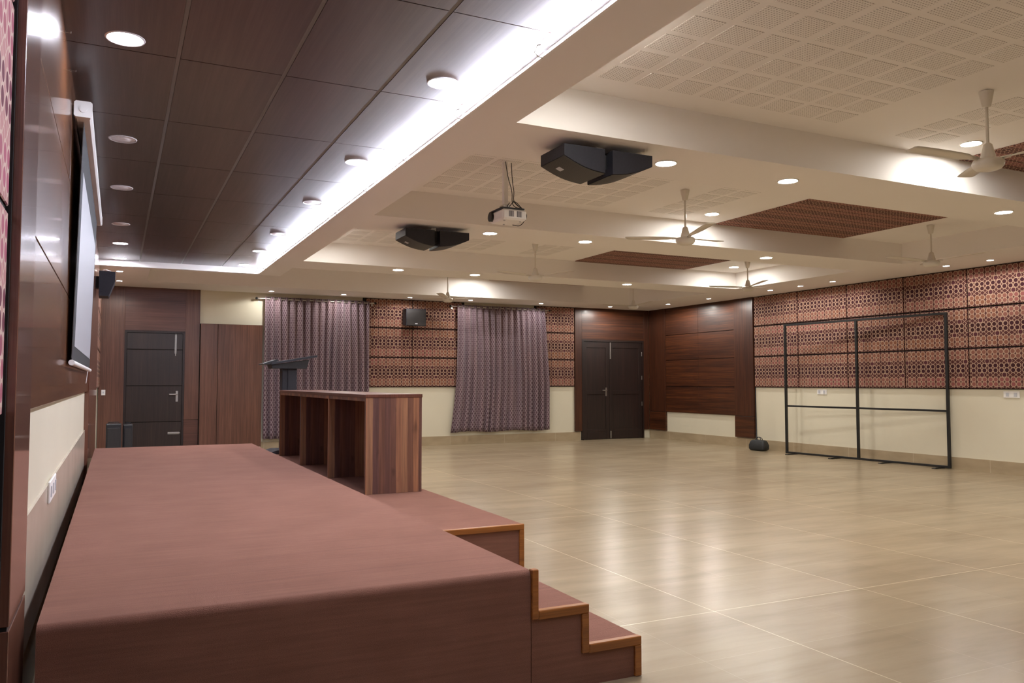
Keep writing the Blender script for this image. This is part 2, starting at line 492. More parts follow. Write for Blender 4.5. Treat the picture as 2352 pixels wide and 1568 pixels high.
# black shadow gaps and backing of the fabric walls
p = MB(); p.box(XL, XL+.003, 1.40, 2.6, 0, ZW, 0); p.box(XL, XL+.017, 2.6, 2.6195, 0, ZW, 0)
trim(p, [M['dark']])
p = MB(); p.box(XL, XL+.012, 12.62, YF, 1.15, ZC, 0); trim(p, [M['dark']])
p = MB(); p.box(XR-.012, XR, 2.0, 11.745, 1.150, ZC, 0); trim(p, [M['dark']])
p = MB(); p.box(2.4, 8.865, YF-.012, YF, 1.150, ZC, 0)
# cut: fabric zones only
p = MB(); p.box(4.2, 6.3, YF-.012, YF, 1.150, ZC, 0); p.box(7.9, 8.868, YF-.012, YF, 1.150, ZC, 0); trim(p, [M['dark']])

# right wall pilasters and door surround
def pil_y(y0, y1, x=XR):
    p = MB(); p.box(x-.045, x, y0, y1, .19, .592, 1, .002); p.box(x-.045, x, y0, y1, .602, ZC, 0, .002); p.box(x-.038, x, y0+.002, y1-.002, .592, .602, 2)
    trim(p, [M['wood_v'], M['wood_h'], M['dark']])
pil_y(11.765, 12.29); pil_y(14.50, YF-.05)
# far right surround of the double door
p = MB()
p.box(8.875, 9.045, YF-.045, YF, .19, ZC, 0, .002)
p.box(10.66, XR-.045, YF-.045, YF, .19, ZC, 0, .002)
p.box(9.045, 10.66, YF-.045, YF, 2.175, ZC, 1, .002)
trim(p, [M['wood_v'], M['wood_h']])
# left surround of the stage door
p = MB()
p.box(XL+.012, .10, YF-.045, YF, 0, ZC, 0, .002)
p.box(1.05, 1.285, YF-.045, YF, .60, ZC, 0, .002); p.box(1.05, 1.285, YF-.045, YF, 0, .595, 1, .002)
p.box(.10, 1.05, YF-.045, YF, 2.125, ZC, 1, .002)
trim(p, [M['wood_brown_v'], M['wood_brown_h']])

# ------------------------------------------------------------------ wood wall panels (right wall)
wy = [14.50, 13.395, 12.29]
wz = [.60, 1.153, 1.722, 2.268, ZC]
rown = ['lowest', 'second lowest', 'second highest', 'topmost']
for c in range(2):
    for r in range(4):
        y1, y0 = wy[c]-.002, wy[c+1]+.002
        m = MB().box(XR-.030, XR-.001, y0, y1, wz[r]+.005, wz[r+1]-(.005 if r < 3 else .0), 0, .002)
        o = m.build('wall_panel', M['wood_h'], origin=(XR, (y0+y1)/2, wz[r]))
        tag(o, 'reddish brown wood wall panel, %s of the %s column between the corner and the pilaster' % (rown[r], ['left', 'right'][c]), 'wall panel', 'wood wall panels on the right wall')
p = MB().box(XR-.012, XR, 12.29, 14.50, .60, ZC); trim(p, [M['dark']])

# ------------------------------------------------------------------ fabric acoustic panels
def acoustic(x0, x1, y0, y1, z0, z1, mat, label, group):
    m = MB().box(x0, x1, y0, y1, z0, z1, 0, .006)
    o = m.build('acoustic_panel', mat, origin=((x0+x1)/2, (y0+y1)/2, z0))
    return tag(o, label, 'wall panel', group)
rn = ['bottom', 'middle', 'top']; on = ['first', 'second', 'third', 'fourth', 'fifth', 'sixth', 'seventh']
ey = [11.745, 10.645, 9.57, 8.49, 7.455, 6.38, 5.30]
for c in range(6):
    for r in range(3):
        z0, z1 = ROWS[r]
        acoustic(XR-.035, XR-.004, ey[c+1]+.006, ey[c]-.006, z0+.003, z1-.011, M['fabric'],
                 'maroon lattice fabric panel, %s row of right wall, %s column from the wood pilaster' % (rn[r], on[c]), 'fabric panels on the right wall')
fx = [(4.26, 5.185, 'left of the hanging speaker, beside the left curtain'), (5.195, 6.24, 'right of the hanging speaker, beside the right curtain'), (7.95, 8.860, 'narrow, between right curtain and double door')]
for c, (a, b, tx_) in enumerate(fx):
    for r in range(3):
        z0, z1 = ROWS[r]
        acoustic(a, b, YF-.035, YF-.004, z0+.003, z1-.011, M['fabric'],
                 'maroon lattice panel, %s row of far wall, %s' % (rn[r], tx_.split(',')[0] if c < 2 else tx_), 'fabric panels on the far wall')
for r in range(3):
    z0, z1 = ROWS[r]
    acoustic(XL+.004, XL+.0105, 1.45, 2.595, z0+.003, z1-.011, M['fabric_pink'],
             'rose pink lattice fabric panel, %s row at the nearest left edge of the left wall' % rn[r], 'fabric panels on the near left wall')
    acoustic(XL+.004, XL+.035, 12.64, 13.8, z0+.003, z1-.011, M['fabric'],
             'lattice fabric panel, %s row on the left wall just past the stage' % rn[r], 'fabric panels past the stage')
    acoustic(XL+.004, XL+.035, 13.812, 15.0, z0+.003, z1-.011, M['fabric'],
             'lattice fabric panel, %s row on the left wall against the far door surround' % rn[r], 'fabric panels past the stage')
for k, (ya, yb, zz, tx_) in enumerate([(2.3, 4.44, ZR, 'cut by the right edge of the photo above the nearest fan'), (5.5, 7.55, ZR, 'largest one, in the middle coffer'),
                                      (8.6, 10.86, ZR, 'in the third coffer from the front'), (11.9, 14.11, 3.215, 'in the farthest coffer, seen only as a thin line')]):
    m = MB().box(6.385, 8.50, ya, yb, zz-.012, zz-.001, 0, .003)
    o = m.build('ceiling_panel', M['fabric_ceil'], origin=(7.44, (ya+yb)/2, zz))
    tag(o, 'maroon striped fabric ceiling panel, %s' % tx_, 'ceiling panel', 'fabric ceiling panels')

# ------------------------------------------------------------------ doors
d = empty('door_1', (.575, YF-.02, 0)); struct(d)
m = MB(); m.box(.10, .135, YF-.04, YF-.001, 0, 2.125); m.box(1.015, 1.05, YF-.04, YF-.001, 0, 2.125); m.box(.135, 1.015, YF-.04, YF-.001, 2.09, 2.125)
m.build('door_frame', M['wood_door2'], d)
m = MB(); m.box(.135, 1.015, YF-.012, YF-.001, .005, 2.09, 1)
for a, b in ((.01, .565), (.575, 1.18), (1.19, 1.80), (1.81, 2.085)): m.box(.138, 1.012, YF-.026, YF-.01, a, b, 0, .002)
m.build('door_leaf', [M['wood_door'], M['dark']], d)
def lever(x, z, y, dirx, parent):
    m = MB(); m.box(x-.02, x+.02, y-.012, y, z-.13, z+.06, 0, .004)
    m.tube([(x, y-.01, z), (x, y-.05, z), (x+dirx*.02, y-.055, z), (x+dirx*.125, y-.055, z)], .010)
    return m.build('door_handle', M['steel'], parent)
lever(.935, 1.04, YF-.026, -1, d)
m = MB(); m.box(.885, .915, YF-.034, YF-.026, 1.74, 2.06, 0, .002); m.tube([(.90, YF-.042, 1.70), (.90, YF-.042, 2.08)], .008); m.build('tower_bolt', M['steel'], d)
m = MB(); m.box(.80, .985, YF-.036, YF-.026, .355, .395, 0, .002); m.tube([(.80, YF-.042, .375), (1.0, YF-.042, .375)], .009); m.build('tower_bolt', M['steel'], d)

d = empty('door_2', (9.85, YF-.02, 0)); struct(d)
m = MB(); m.box(9.045, 9.085, YF-.05, YF-.001, 0, 2.175); m.box(10.62, 10.66, YF-.05, YF-.001, 0, 2.175); m.box(9.085, 10.62, YF-.05, YF-.001, 2.135, 2.175)
m.build('door_frame', M['wood_door2'], d)
for (a, b) in ((9.087, 9.75), (9.756, 10.618)):
    m = MB(); m.box(a, b, YF-.020, YF-.001, .005, 2.133)
    for (z0, z1) in ((.16, .22), (.98, 1.06), (2.0, 2.13)): m.box(a+.08, b-.08, YF-.032, YF-.02, z0, z1, 0, .003)
    m.box(a, a+.09, YF-.032, YF-.02, .01, 2.13, 0, .003); m.box(b-.09, b, YF-.032, YF-.02, .01, 2.13, 0, .003)
    m.box(a+.09, b-.09, YF-.032, YF-.02, .01, .16, 0, .003)
    m.build('door_leaf', M['wood_door2'], d)
lever(9.665, 1.07, YF-.032, -1, d)
for z0, z1 in ((1.76, 2.12), (.02, .18)):
    m = MB(); m.box(9.765, 9.795, YF-.040, YF-.032, z0, z1, 0, .002); m.tube([(9.78, YF-.048, z0), (9.78, YF-.048, z1)], .009); m.build('tower_bolt', M['steel'], d)
for z in (.72, 1.3, 1.83):
    MB().tube([(10.612, YF-.036, z), (10.612, YF-.036, z+.09)], .008).build('hinge', M['steel'], d)

# ------------------------------------------------------------------ built-in cabinet beside the stage door
cb = empty('tall_cabinet', (1.8, YF-.06, 0))
tag(cb, 'tall flat brown wood cabinet between the stage door and the left curtain', 'cabinet')
MB().box(1.29, 2.335, YF-.10, YF-.001, .10, 2.27, 0).build('body', M['dark'], cb)
MB().box(1.295, 1.575, YF-.118, YF-.10, .10, 2.268, 0, .002).build('door', M['wood_brown_v'], cb)
MB().box(1.582, 2.335, YF-.118, YF-.10, .10, 2.268, 0, .002).build('door', M['wood_brown_v'], cb)
MB().box(1.32, 2.31, YF-.08, YF-.001, 0, .10, 0).build('plinth', M['dark'], cb)

# ------------------------------------------------------------------ curtains
def curtain(x0, x1, bx0, bx1, zt, zb, label, rlabel, seed, nf):
    rnd = random.Random(seed)
    rod = empty('curtain_rod', ((x0+x1)/2, YF-.09, zt-.03)); tag(rod, rlabel, 'curtain rod', 'curtain rods')
    MB().tube([(x0-.12, YF-.09, zt-.035), (x1+.10, YF-.09, zt-.035)], .012).build('rod', M['steel'], rod)
    for xx, s in ((x0-.12, -1), (x1+.10, 1)):
        MB().tube([(xx, YF-.09, zt-.035), (xx+s*.012, YF-.09, zt-.035), (xx+s*.035, YF-.09, zt-.035), (xx+s*.045, YF-.09, zt-.035)], [.013, .022, .022, .008]).build('finial', M['blackmetal'], rod)
        m = MB(); yw = YF-(.0 if xx < 2.4 else .0365); m.tube([(xx-s*.03, YF-.09, zt-.035), (xx-s*.03, yw-.02, zt-.05), (xx-s*.03, yw-.003, zt-.05)], .007); m.box(xx-s*.03-.015, xx-s*.03+.015, yw-.008, yw-.001, zt-.085, zt-.015); m.build('bracket', M['steel'], rod)
    c = empty('curtain', ((x0+x1)/2, YF-.09, zb)); tag(c, label, 'curtain', 'patterned curtains')
    N = nf*12; R = 26; ph = [rnd.uniform(-.5, .5) for _ in range(nf+2)]; am = [rnd.uniform(.6, 1.25) for _ in range(nf+2)]
    P = []; U = []
    for i in range(R+1):
        t = i/R; z = zt-(zt-zb)*t; row = []; ur = []; acc = 0; prev = None
        A = .030*(1-t)+.040*t
        for j in range(N+1):
            s = j/N; k = s*nf; kk = int(min(k, nf-.001))
            f = k+ .22*math.sin(2*PI*(s*2.3+ph[0]))*t+ .12*math.sin(2*PI*s*5+ph[1]*6)*t
            a = A*(am[kk]*(1-(k-kk))+am[kk+1]*(k-kk))
            tl, trr = t**3, min(1, t*1.6)
            xx = x0+(x1-x0)*s + (bx0-x0)*tl*(1-s) + (bx1-x1)*trr*s
            xx += .012*math.sin(4*PI*f)*t
            # fuller, wider folds near the hem
            yy = YF-.09 - a*math.cos(2*PI*f) - .016*t*math.sin(2*PI*s*3+ph[2]*4)
            yy = min(yy, YF-.045)
            zz = z - (.012*math.sin(2*PI*s*2.2+ph[3]*5) if i == R else 0)
            p = Vector((xx, yy, zz)); row.append(p)
            acc = j*(1.9*(x1-x0)/N)
            ur.append((acc, z))
        P.append(row); U.append(ur)
    m = MB(); m.grid(P, 0, uv=U)
    cl = m.build('cloth', M['curtain'], c)
    so = cl.modifiers.new('thick', 'SOLIDIFY'); so.thickness = .003
    for k in range(nf*2):
        x = x0+(x1-x0)*(k+.5)/(nf*2)
        q = MB(); n = 14; pts = [(x, YF-.09+.022*math.cos(2*PI*a/n), zt-.035+.022*math.sin(2*PI*a/n)) for a in range(n+1)]
        q.tube(pts, .0045, 6, caps=False); q.build('eyelet', M['steel'], c)
    return c
curtain(2.37, 4.30, 2.38, 4.30, 2.79, .235, 'mauve diamond patterned curtain to the floor, beside the tall cabinet', 'steel curtain rod above the curtain beside the tall cabinet', 3, 15)
curtain(6.11, 8.10, 5.98, 8.20, 2.80, .25, 'mauve diamond patterned curtain between the hanging speaker and the double door', 'steel curtain rod above the curtain nearest the double door', 5, 15)

# ------------------------------------------------------------------ stage and steps
SZ = .495; SX0, SX1 = -.208, 1.512; SY0, SY1 = 2.93, 10.42
st = empty('stage', ((SX0+SX1)/2, (SY0+SY1)/2, 0)); tag(st, 'long low stage covered in rose brown carpet along the left wall', 'stage')
r = .028; prof = [(SY1, 0), (SY1, SZ)]
# rounded front lip profile in (y,z)
arc = [(SY0+r-r*math.sin(a), SZ-r+r*math.cos(a)) for a in [k*PI/2/7 for k in range(8)]]
poly = [(SY1, .0), (SY1, SZ)] + arc + [(SY0, .0)]
m = MB(); NX = 40
for i in range(len(poly)):
    a, b = poly[i], poly[(i+1) % len(poly)]
    sm = 2 <= i+0 <= 8
    dist0 = a[0] if abs(a[1]-b[1]) < 1e-6 else -a[1]
    def wrap(p, q):
        return (p[0], q[0]) if False else None
    f = [(SX0, a[0], a[1]), (SX1, a[0], a[1]), (SX1, b[0], b[1]), (SX0, b[0], b[1])]
    def V(p): return (p[1] if p[2] > SZ-.001 else SY0-(SZ-p[2]))
    m.face(f[::-1], 0, [(p[0], V(p)) for p in f][::-1], smooth=False)
m.face([(SX0, y, z) for y, z in poly], 0); m.face([(SX1, y, z) for y, z in poly][::-1], 0)
m.build('carpeted_deck', M['carpet'], st)

def steps(name, label, x_edges, zt_list, y0, y1, first_riser, grp):
    """x_edges: from stage side outwards; zt_list tread heights"""
    e = empty(name, ((x_edges[0]+x_edges[-1])/2, (y0+y1)/2, 0)); tag(e, label, 'steps')
    poly = [(x_edges[0], 0), (x_edges[0], zt_list[0])]
    for i, z in enumerate(zt_list):
        poly.append((x_edges[i+1], z)); poly.append((x_edges[i+1], zt_list[i+1] if i+1 < len(zt_list) else 0))
    m = MB(); m.prism(poly, 1, y0, y1, 0)
    m.build('carpeted_block', M['carpet'], e)
    # timber edging on the end face
    t = .034; yy0, yy1 = y0-.012, y0+.02
    q = MB()
    if first_riser:
        q.box(x_edges[0]-.002, x_edges[0]+t-.006, yy0, yy1, zt_list[0]-t*.9, SZ+.002, 0, .003)
    for i, z in enumerate(zt_list):
        q.box(x_edges[i]+(.0045 if i else (t-.0055 if first_riser else 0)), x_edges[i+1]+.004, yy0, yy1, z-t, z+.003, 0, .003)
        zlow = (zt_list[i+1]-t*.9) if i+1 < len(zt_list) else 0.002
        q.box(x_edges[i+1]-t+.004, x_edges[i+1]+.004, yy0, yy1, zlow, z-t, 1, .003)
    q.build('wooden_edging', [M['wood_trim'], M['wood_trim']], e)
    return e
steps('stage_steps', 'carpeted stage steps with honey wood edging at the near corner', [SX1+.003, 1.775, 2.035], [.33, .165], SY0-.0, 3.95, True, None)
steps('stage_platform', 'low carpeted platform with wood edging that carries the long desk', [SX1+.003, 2.39], [.33], 4.74, 11.35, False, None)

# ------------------------------------------------------------------ desk
PZ = .33
DX0, DX1, DY0, DY1, DZ = 1.84, 2.325, 6.51, 10.42, 1.148
dk = empty('long_desk', ((DX0+DX1)/2, (DY0+DY1)/2, PZ)); tag(dk, 'long open backed walnut desk with three bays standing on the carpeted platform', 'desk')
MB().box(DX0-.004, DX1+.004, DY0-.004, DY1+.004, DZ-.028, DZ, 0, .002).build('desk_top', wood('desk_top_wood', (.075,.026,.018), (.12,.043,.028), (.17,.066,.04), 'v', .35), dk)
for y in (DY0, 7.80, 9.12, DY1-.036):
    MB().box(DX0, DX1-.019, y, y+.036, PZ+.001, DZ-.028, 0, .001).build('side_panel', M['desk'], dk)
MB().box(DX1-.018, DX1, DY0, DY1, PZ+.001, DZ-.028, 0, .001).build('front_panel', M['desk'], dk)
for a, b in ((DY0+.037, 7.799), (7.837, 9.119), (9.157, DY1-.037)):
    MB().box(DX0+.002, DX0+.022, a, b, DZ-.058, DZ-.029, 0, .001).build('rail', M['desk'], dk)

# ------------------------------------------------------------------ lectern
lx, ly = 2.03, 10.88
lc = empty('lectern', (lx, ly, PZ)); tag(lc, 'black slim lectern with tilted top behind the far end of the long desk', 'lectern')
m = MB(); m.prism([(lx-.25, PZ+.001), (lx+.25, PZ+.001), (lx+.25, PZ+.03), (lx+.18, PZ+.05), (lx-.18, PZ+.05), (lx-.25, PZ+.03)], 1, ly-.26, ly+.2, 0); m.build('base', M['blackbox'], lc)
m = MB(); m.box(lx-.10, lx+.085, ly-.10, ly+.08, PZ+.05, 1.43, 0, .006); m.box(lx-.03, lx+.085, ly-.115, ly-.10, PZ+.05, 1.43, 0, .003); m.build('column', M['blackbox'], lc)
m = MB(); m.prism([(lx-.235, 1.425), (lx+.20, 1.425), (lx+.235, 1.545), (lx-.25, 1.472)], 1, ly-.17, ly+.16, 0); m.build('shelf_box', M['black'], lc)
m = MB()
m.prism([(lx-.25, 1.473), (lx+.33, 1.575), (lx+.33, 1.603), (lx-.25, 1.500)], 1, ly-.21, ly+.24, 0)
m.build('reading_top', M['blackbox'], lc)
m = MB(); m.prism([(lx-.345, 1.478), (lx-.25, 1.478), (lx-.15, 1.53), (lx-.17, 1.545), (lx-.345, 1.487)], 1, ly-.13, ly+.26, 0); m.build('paper_stop', M['black'], lc)

# ------------------------------------------------------------------ projection screen
sc_ = empty('projection_screen', (-.2, 6.8, 1.32)); tag(sc_, 'pull down projection screen with white housing hanging on the glossy wood wall', 'projection screen')
hx, hz, hr = -.205, 2.79, .042
oct_ = [(hx+hr*1.04*a, hz+hr*1.04*b) for a, b in ((-1,-.75), (-.75,-1), (.75,-1), (1,-.75), (1,.75), (.75,1), (-.75,1), (-1,.75))]
MB().prism(oct_, 1, 5.14, 8.62, 0).build('housing', M['white'], sc_)
m = MB(); m.prism([(hx+(hr+.004)*a, hz+(hr+.004)*b) for a, b in ((-1,-.8), (-.8,-1), (.8,-1), (1,-.8), (1,.8), (.8,1), (-.8,1), (-1,.8))], 1, 5.11, 5.145, 0)
m.lathe([(.018, 0), (.018, .004)], 0, 0, 0); mm = m
m2 = MB(); m2.prism([(hx+(hr+.004)*a, hz+(hr+.004)*b) for a, b in ((-1,-.8), (-.8,-1), (.8,-1), (1,-.8), (1,.8), (.8,1), (-.8,1), (-1,.8))], 1, 5.11, 5.145, 0)
m2.tube([(hx, 5.112, hz), (hx, 5.104, hz)], .02, 16)
m2.build('end_cap', M['white'], sc_)
m2 = MB(); m2.prism([(hx+(hr+.004)*a, hz+(hr+.004)*b) for a, b in ((-1,-.8), (-.8,-1), (.8,-1), (1,-.8), (1,.8), (.8,1), (-.8,1), (-1,.8))], 1, 8.615, 8.65, 0)
m2.build('end_cap', M['white'], sc_)
def sheet(y0, y1, z0, z1, off, mat, nm, parent):
    xa = lambda z: -.204 - .030*(2.75-z)/1.4 + off
    m = MB(); m.prism([(xa(z0)-.0008, z0), (xa(z0)+.0008, z0), (xa(z1)+.0008, z1), (xa(z1)-.0008, z1)], 1, y0, y1, 0)
    return m.build(nm, mat, parent)
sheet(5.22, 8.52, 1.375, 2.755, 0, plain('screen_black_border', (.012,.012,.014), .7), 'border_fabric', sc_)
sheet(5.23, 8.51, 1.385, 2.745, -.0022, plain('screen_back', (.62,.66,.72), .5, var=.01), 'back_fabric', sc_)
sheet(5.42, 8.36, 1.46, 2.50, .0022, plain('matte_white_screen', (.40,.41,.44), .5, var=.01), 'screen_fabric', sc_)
MB().tube([(-.232, 5.18, 1.360), (-.232, 8.56, 1.360)], .016, 14).build('bottom_bar', M['white'], sc_)
MB().tube([(-.20, 6.9, 1.33), (-.21, 6.9, 1.24)], .003, 6).build('pull_cord', M['white'], sc_)

# small hooks under the ceiling edge
h0 = None
for k, y in enumerate((4.33, 4.86, 5.45)):
    if h0 is None:
        m = MB(); m.tube([(-.003, 0, 0), (.022, 0, 0)], .0018, 6); m.tube([(.022, 0, -.004), (.022, 0, .006)], .0018, 6); m.box(-.003, .0, -.004, .004, -.006, .006)
        h0 = m.build('wall_hook', M['steel']); h = h0
    else: h = copy_tree(h0)
    h.location = (-.256, y, 2.915)
    tag(h, ['small steel hook at the top of the wood wall, nearest the camera', 'small steel hook at the top of the wood wall, middle one', 'small steel hook at the top of the wood wall, just above the screen housing'][k], 'hook', 'steel hooks on the wood wall')

# ------------------------------------------------------------------ wall plates
def plate_x(x, y, z, wy_, hz_, s, label, n=2, name='wall_socket'):
    e = empty(name, (x, y, z-hz_/2)); tag(e, label, 'socket', None)
    MB().box(x-s*.0, x-s*.010, y-wy_/2, y+wy_/2, z-hz_/2, z+hz_/2, 0, .003).build('cover_plate', M['white'], e)
    for k in range(n):
        yy = y-wy_/2+wy_*(k+.5)/n; 
        MB().box(x-s*.010, x-s*.0135, yy-.022, yy+.022, z-.026, z+.026, 0, .001).build('module', M['silver'], e)
plate_x(XR, 10.15, 1.08, .21, .085, 1, 'white double wall socket behind the black frame, below the fabric panels')
plate_x(XR, 6.88, 1.08, .22, .09, 1, 'white double wall socket at the right edge, clear of the black frame')
plate_x(XL+.012, 4.56, .735, .42, .10, -1, 'white switch plate on the tiled dado nearest the camera', 3)
plate_x(XL+.012, 10.4, .69, .3, .08, -1, 'white switch plate far down the left dado, beyond the screen', 2)
e = empty('light_switch', (-.20, YF-.046, 1.03)); tag(e, 'small white switch on the wood surround left of the stage door', 'switch')
MB().box(-.23, -.17, YF-.055, YF-.045, 1.03, 1.12, 0, .002).build('cover_plate', M['white'], e)
MB().box(-.21, -.19, YF-.059, YF-.055, 1.06, 1.09, 0, .001).build('rocker', M['silver'], e)

# ------------------------------------------------------------------ downlights
def downlight(name, r, lit, ring, cool):
    e = empty(name, (0, 0, 0))
    m = MB(); m.lathe([(r*.86, -.001), (r*.88, -.008), (r*.97, -.009), (r, -.004), (r, .004)], n=36); m.build('trim_ring', ring, e)
    m = MB(); m.lathe([(r*.87, .0), (r*.86, -.0045), (.0001, -.0045)], n=36); m.build('diffuser', lit, e)
    return e
def place(proto, used, x, y, z, label, cat, group):
    o = proto if not used[0] else copy_tree(proto); used[0] = True
    o.location = (x, y, z); tag(o, label, cat, group); return o
R_ = .083
P1 = downlight('downlight', R_, M['lamp_hall'], M['white'], 0); u1 = [False]
bx = [(3.60, 'left'), (4.80, 'middle'), (7.53, 'right')]
by = [(4.80, 'nearest'), (7.93, 'second'), (11.12, 'farthest')]
for y, yn in by:
    for x, xn in bx:
        place(P1, u1, x, y, ZC, 'lit round downlight, %s of three under the %s ceiling beam' % (xn, yn), 'ceiling light', 'downlights under the beams')
for x, y, z, tx_ in [(6.05, 4.10, ZR, 'on the raised ceiling beside the nearest fabric ceiling panel'), (5.98, 7.13, ZR, 'on the raised ceiling at the left corner of the largest fabric ceiling panel'),
                     (9.08, 10.30, ZR, 'on the raised ceiling above the right wall beside a fan'), (2.42, 3.62, ZR, 'hidden behind the ceiling strip, washing the nearest beam'),
                     (2.45, 10.05, ZR, 'hidden above the strip, washing the farthest beam at left'), (6.0, 13.62, 3.215, 'in the farthest coffer, washing the far soffit')]:
    place(P1, u1, x, y, z, 'lit downlight %s' % tx_, 'ceiling light', 'downlights on the raised ceiling')
# out of frame: the rest of the hall's grid
for x, y, z in [(7.53, 1.5, ZC), (9.08, 4.1, ZR), (9.08, .8, ZR), (6.0, .8, ZR)]:
    place(P1, u1, x, y, z, 'lit round downlight behind the camera', 'ceiling light', 'downlights behind the camera')
P2 = downlight('downlight', .092, M['lamp_stage'], M['lamp_ring'], 1); u2 = [False]
P3 = downlight('downlight', .092, M['lamp_off'], M['lamp_ring'], 1); u3 = [False]
sy = [(4.36, 'first'), (6.20, 'second'), (7.77, 'third'), (9.58, 'fourth'), (10.93, 'fifth'), (12.27, 'sixth')]
litL = [1, 0, 0, 0, 1, 1]; litR = [1, 1, 0, 0, 1, 1]
for side, x, lit in (('left', 0.0, litL), ('right', 1.625, litR)):
    for (y, yn), l in zip(sy, lit):
        yy = y if side == 'left' else y-.13 if y < 12 else y-.09
        if l: place(P2, u2, x, yy, ZW-.003, 'lit downlight in the stage timber ceiling, %s from the front in the %s row' % (yn, side), 'ceiling light', 'stage downlights')
        else: place(P3, u3, x, yy, ZW-.003, 'unlit downlight in the stage timber ceiling, %s from the front in the %s row' % (yn, side), 'ceiling light', 'stage downlights')
for x, y in []:
    place(P2, u2, x, y, ZW-.003, 'lit stage downlight behind the camera', 'ceiling light', 'stage downlights behind the camera')
P4 = downlight('spotlight', .048, M['lamp_small'], M['white'], 0); u4 = [False]
sp = [(2.43, 14.72, 'above the left end of the left curtain'), (3.72, 14.70, 'above the right part of the left curtain'), (4.98, 14.65, 'above the hanging speaker on the far wall'),
      (6.22, 14.62, 'above the left end of the right curtain'), (7.79, 14.62, 'above the right end of the right curtain'), (9.45, 14.60, 'above the double door'),
      (10.22, 13.60, 'above the left column of wood wall panels'), (10.25, 12.35, 'above the right column of wood wall panels'),
      (10.27, 10.73, 'above the first fabric column right of the pilaster'), (10.27, 10.03, 'above the second fabric column'), (10.28, 9.36, 'above the right wall, left of the black frame middle post'),
      (10.31, 7.40, 'above the right wall, beside the right hand fan'), (10.34, 6.79, 'above the right wall, nearest the right edge'),
      (0.0, 13.02, 'over the stage door passage, nearer one'), (0.0, 14.25, 'over the stage door passage, farther one')]
for x, y, tx_ in sp:
    place(P4, u4, x, y, ZC, 'small lit recessed spotlight %s' % tx_, 'spotlight', 'small perimeter spotlights')
for x, y in [(10.3, 5.5), (10.3, 4.0), (10.3, 2.5)]:
    place(P4, u4, x, y, ZC, 'small lit recessed spotlight past the right edge of the view', 'spotlight', 'small perimeter spotlights past the edge')

# real light from the small spots (narrow beams that scallop the walls)
def spot(x, y, z, e, ang=165, col=SPOTC, tilt=(0, 0)):
    l = bpy.data.lights.new('spot_beam', 'SPOT'); l.energy = e; l.color = col; l.spot_size = math.radians(ang); l.spot_blend = .25; l.shadow_soft_size = .03
    o = bpy.data.objects.new('spot_beam', l); COL.objects.link(o); o.location = (x, y, z); o.rotation_euler = (tilt[0], tilt[1], 0); return o
for x, y, t_ in sp: spot(x, y, ZC-.012, 15, 178) if 'wood wall' in t_ or 'double door' in t_ else spot(x, y, ZC-.012, 6)
for x, y in [(10.3, 5.5), (10.3, 4.0)]: spot(x, y, ZC-.012, 7)

# ------------------------------------------------------------------ LED tubes in the cove beside the stage ceiling
ly0 = [2.42+1.045*k for k in range(-2, 9)]
tb0 = None
for k, y in enumerate(ly0 + [11.865]):
    L = 1.03 if y < 11.8 else .5
    if y+L > YL: L = YL-y-.03
    if tb0 is None or L < 1.0:
        e = empty('led_batten', (0, 0, 0))
        m = MB(); m.box(-.012, 0, .0, L, -.022, .022, 0, .002); m.build('batten_body', M['white'], e)
        m = MB(); m.tube([(-.022, .02, 0), (-.022, L-.02, 0)], .013, 12); m.build('tube', M['led'], e)
        m = MB(); m.tube([(-.012, L-.03, .0), (-.05, L-.01, -.01), (-.055, L+.012, -.038), (-.02, L+.03, -.046), (.004, L+.035, -.046)], .004, 6); m.build('wire', M['steel'], e)
        if tb0 is None: tb0 = e
    else: e = copy_tree(tb0)
    e.location = (XS0-.001, y, 2.905)
    tag(e, 'bright white LED batten in the cove edge of the stage ceiling, %s' % ('behind the camera' if y < 2 else 'number %d counting from the front' % (k-4) if L > 1 else 'short last one at the far end'), 'light', 'LED battens in the cove')
NUMS = ['first', 'second', 'third', 'fourth', 'fifth', 'sixth', 'seventh', 'eighth', 'ninth', 'tenth']
k = 0
for o in sorted([o for o in bpy.data.objects if o.parent is None and o.name.startswith('led_batten')], key=lambda o: o.location.y):
    if o.location.y < 2: o['label'] = 'bright white LED batten along the stage ceiling edge, behind the camera'; o['group'] = 'LED battens behind the camera'
    elif o.location.y > 11.8: o['label'] = 'bright white LED batten along the stage ceiling edge, short last one at the far corner'
    else: o['label'] = 'bright white LED batten along the stage ceiling edge, %s from the top of the photo' % NUMS[k]; k += 1
# slim white lip below the battens
m = MB(); m.box(XS0-.004, XS0+.012, YB, YL, ZC-.004, ZC+.010, 0); trim(m, [M['white']])

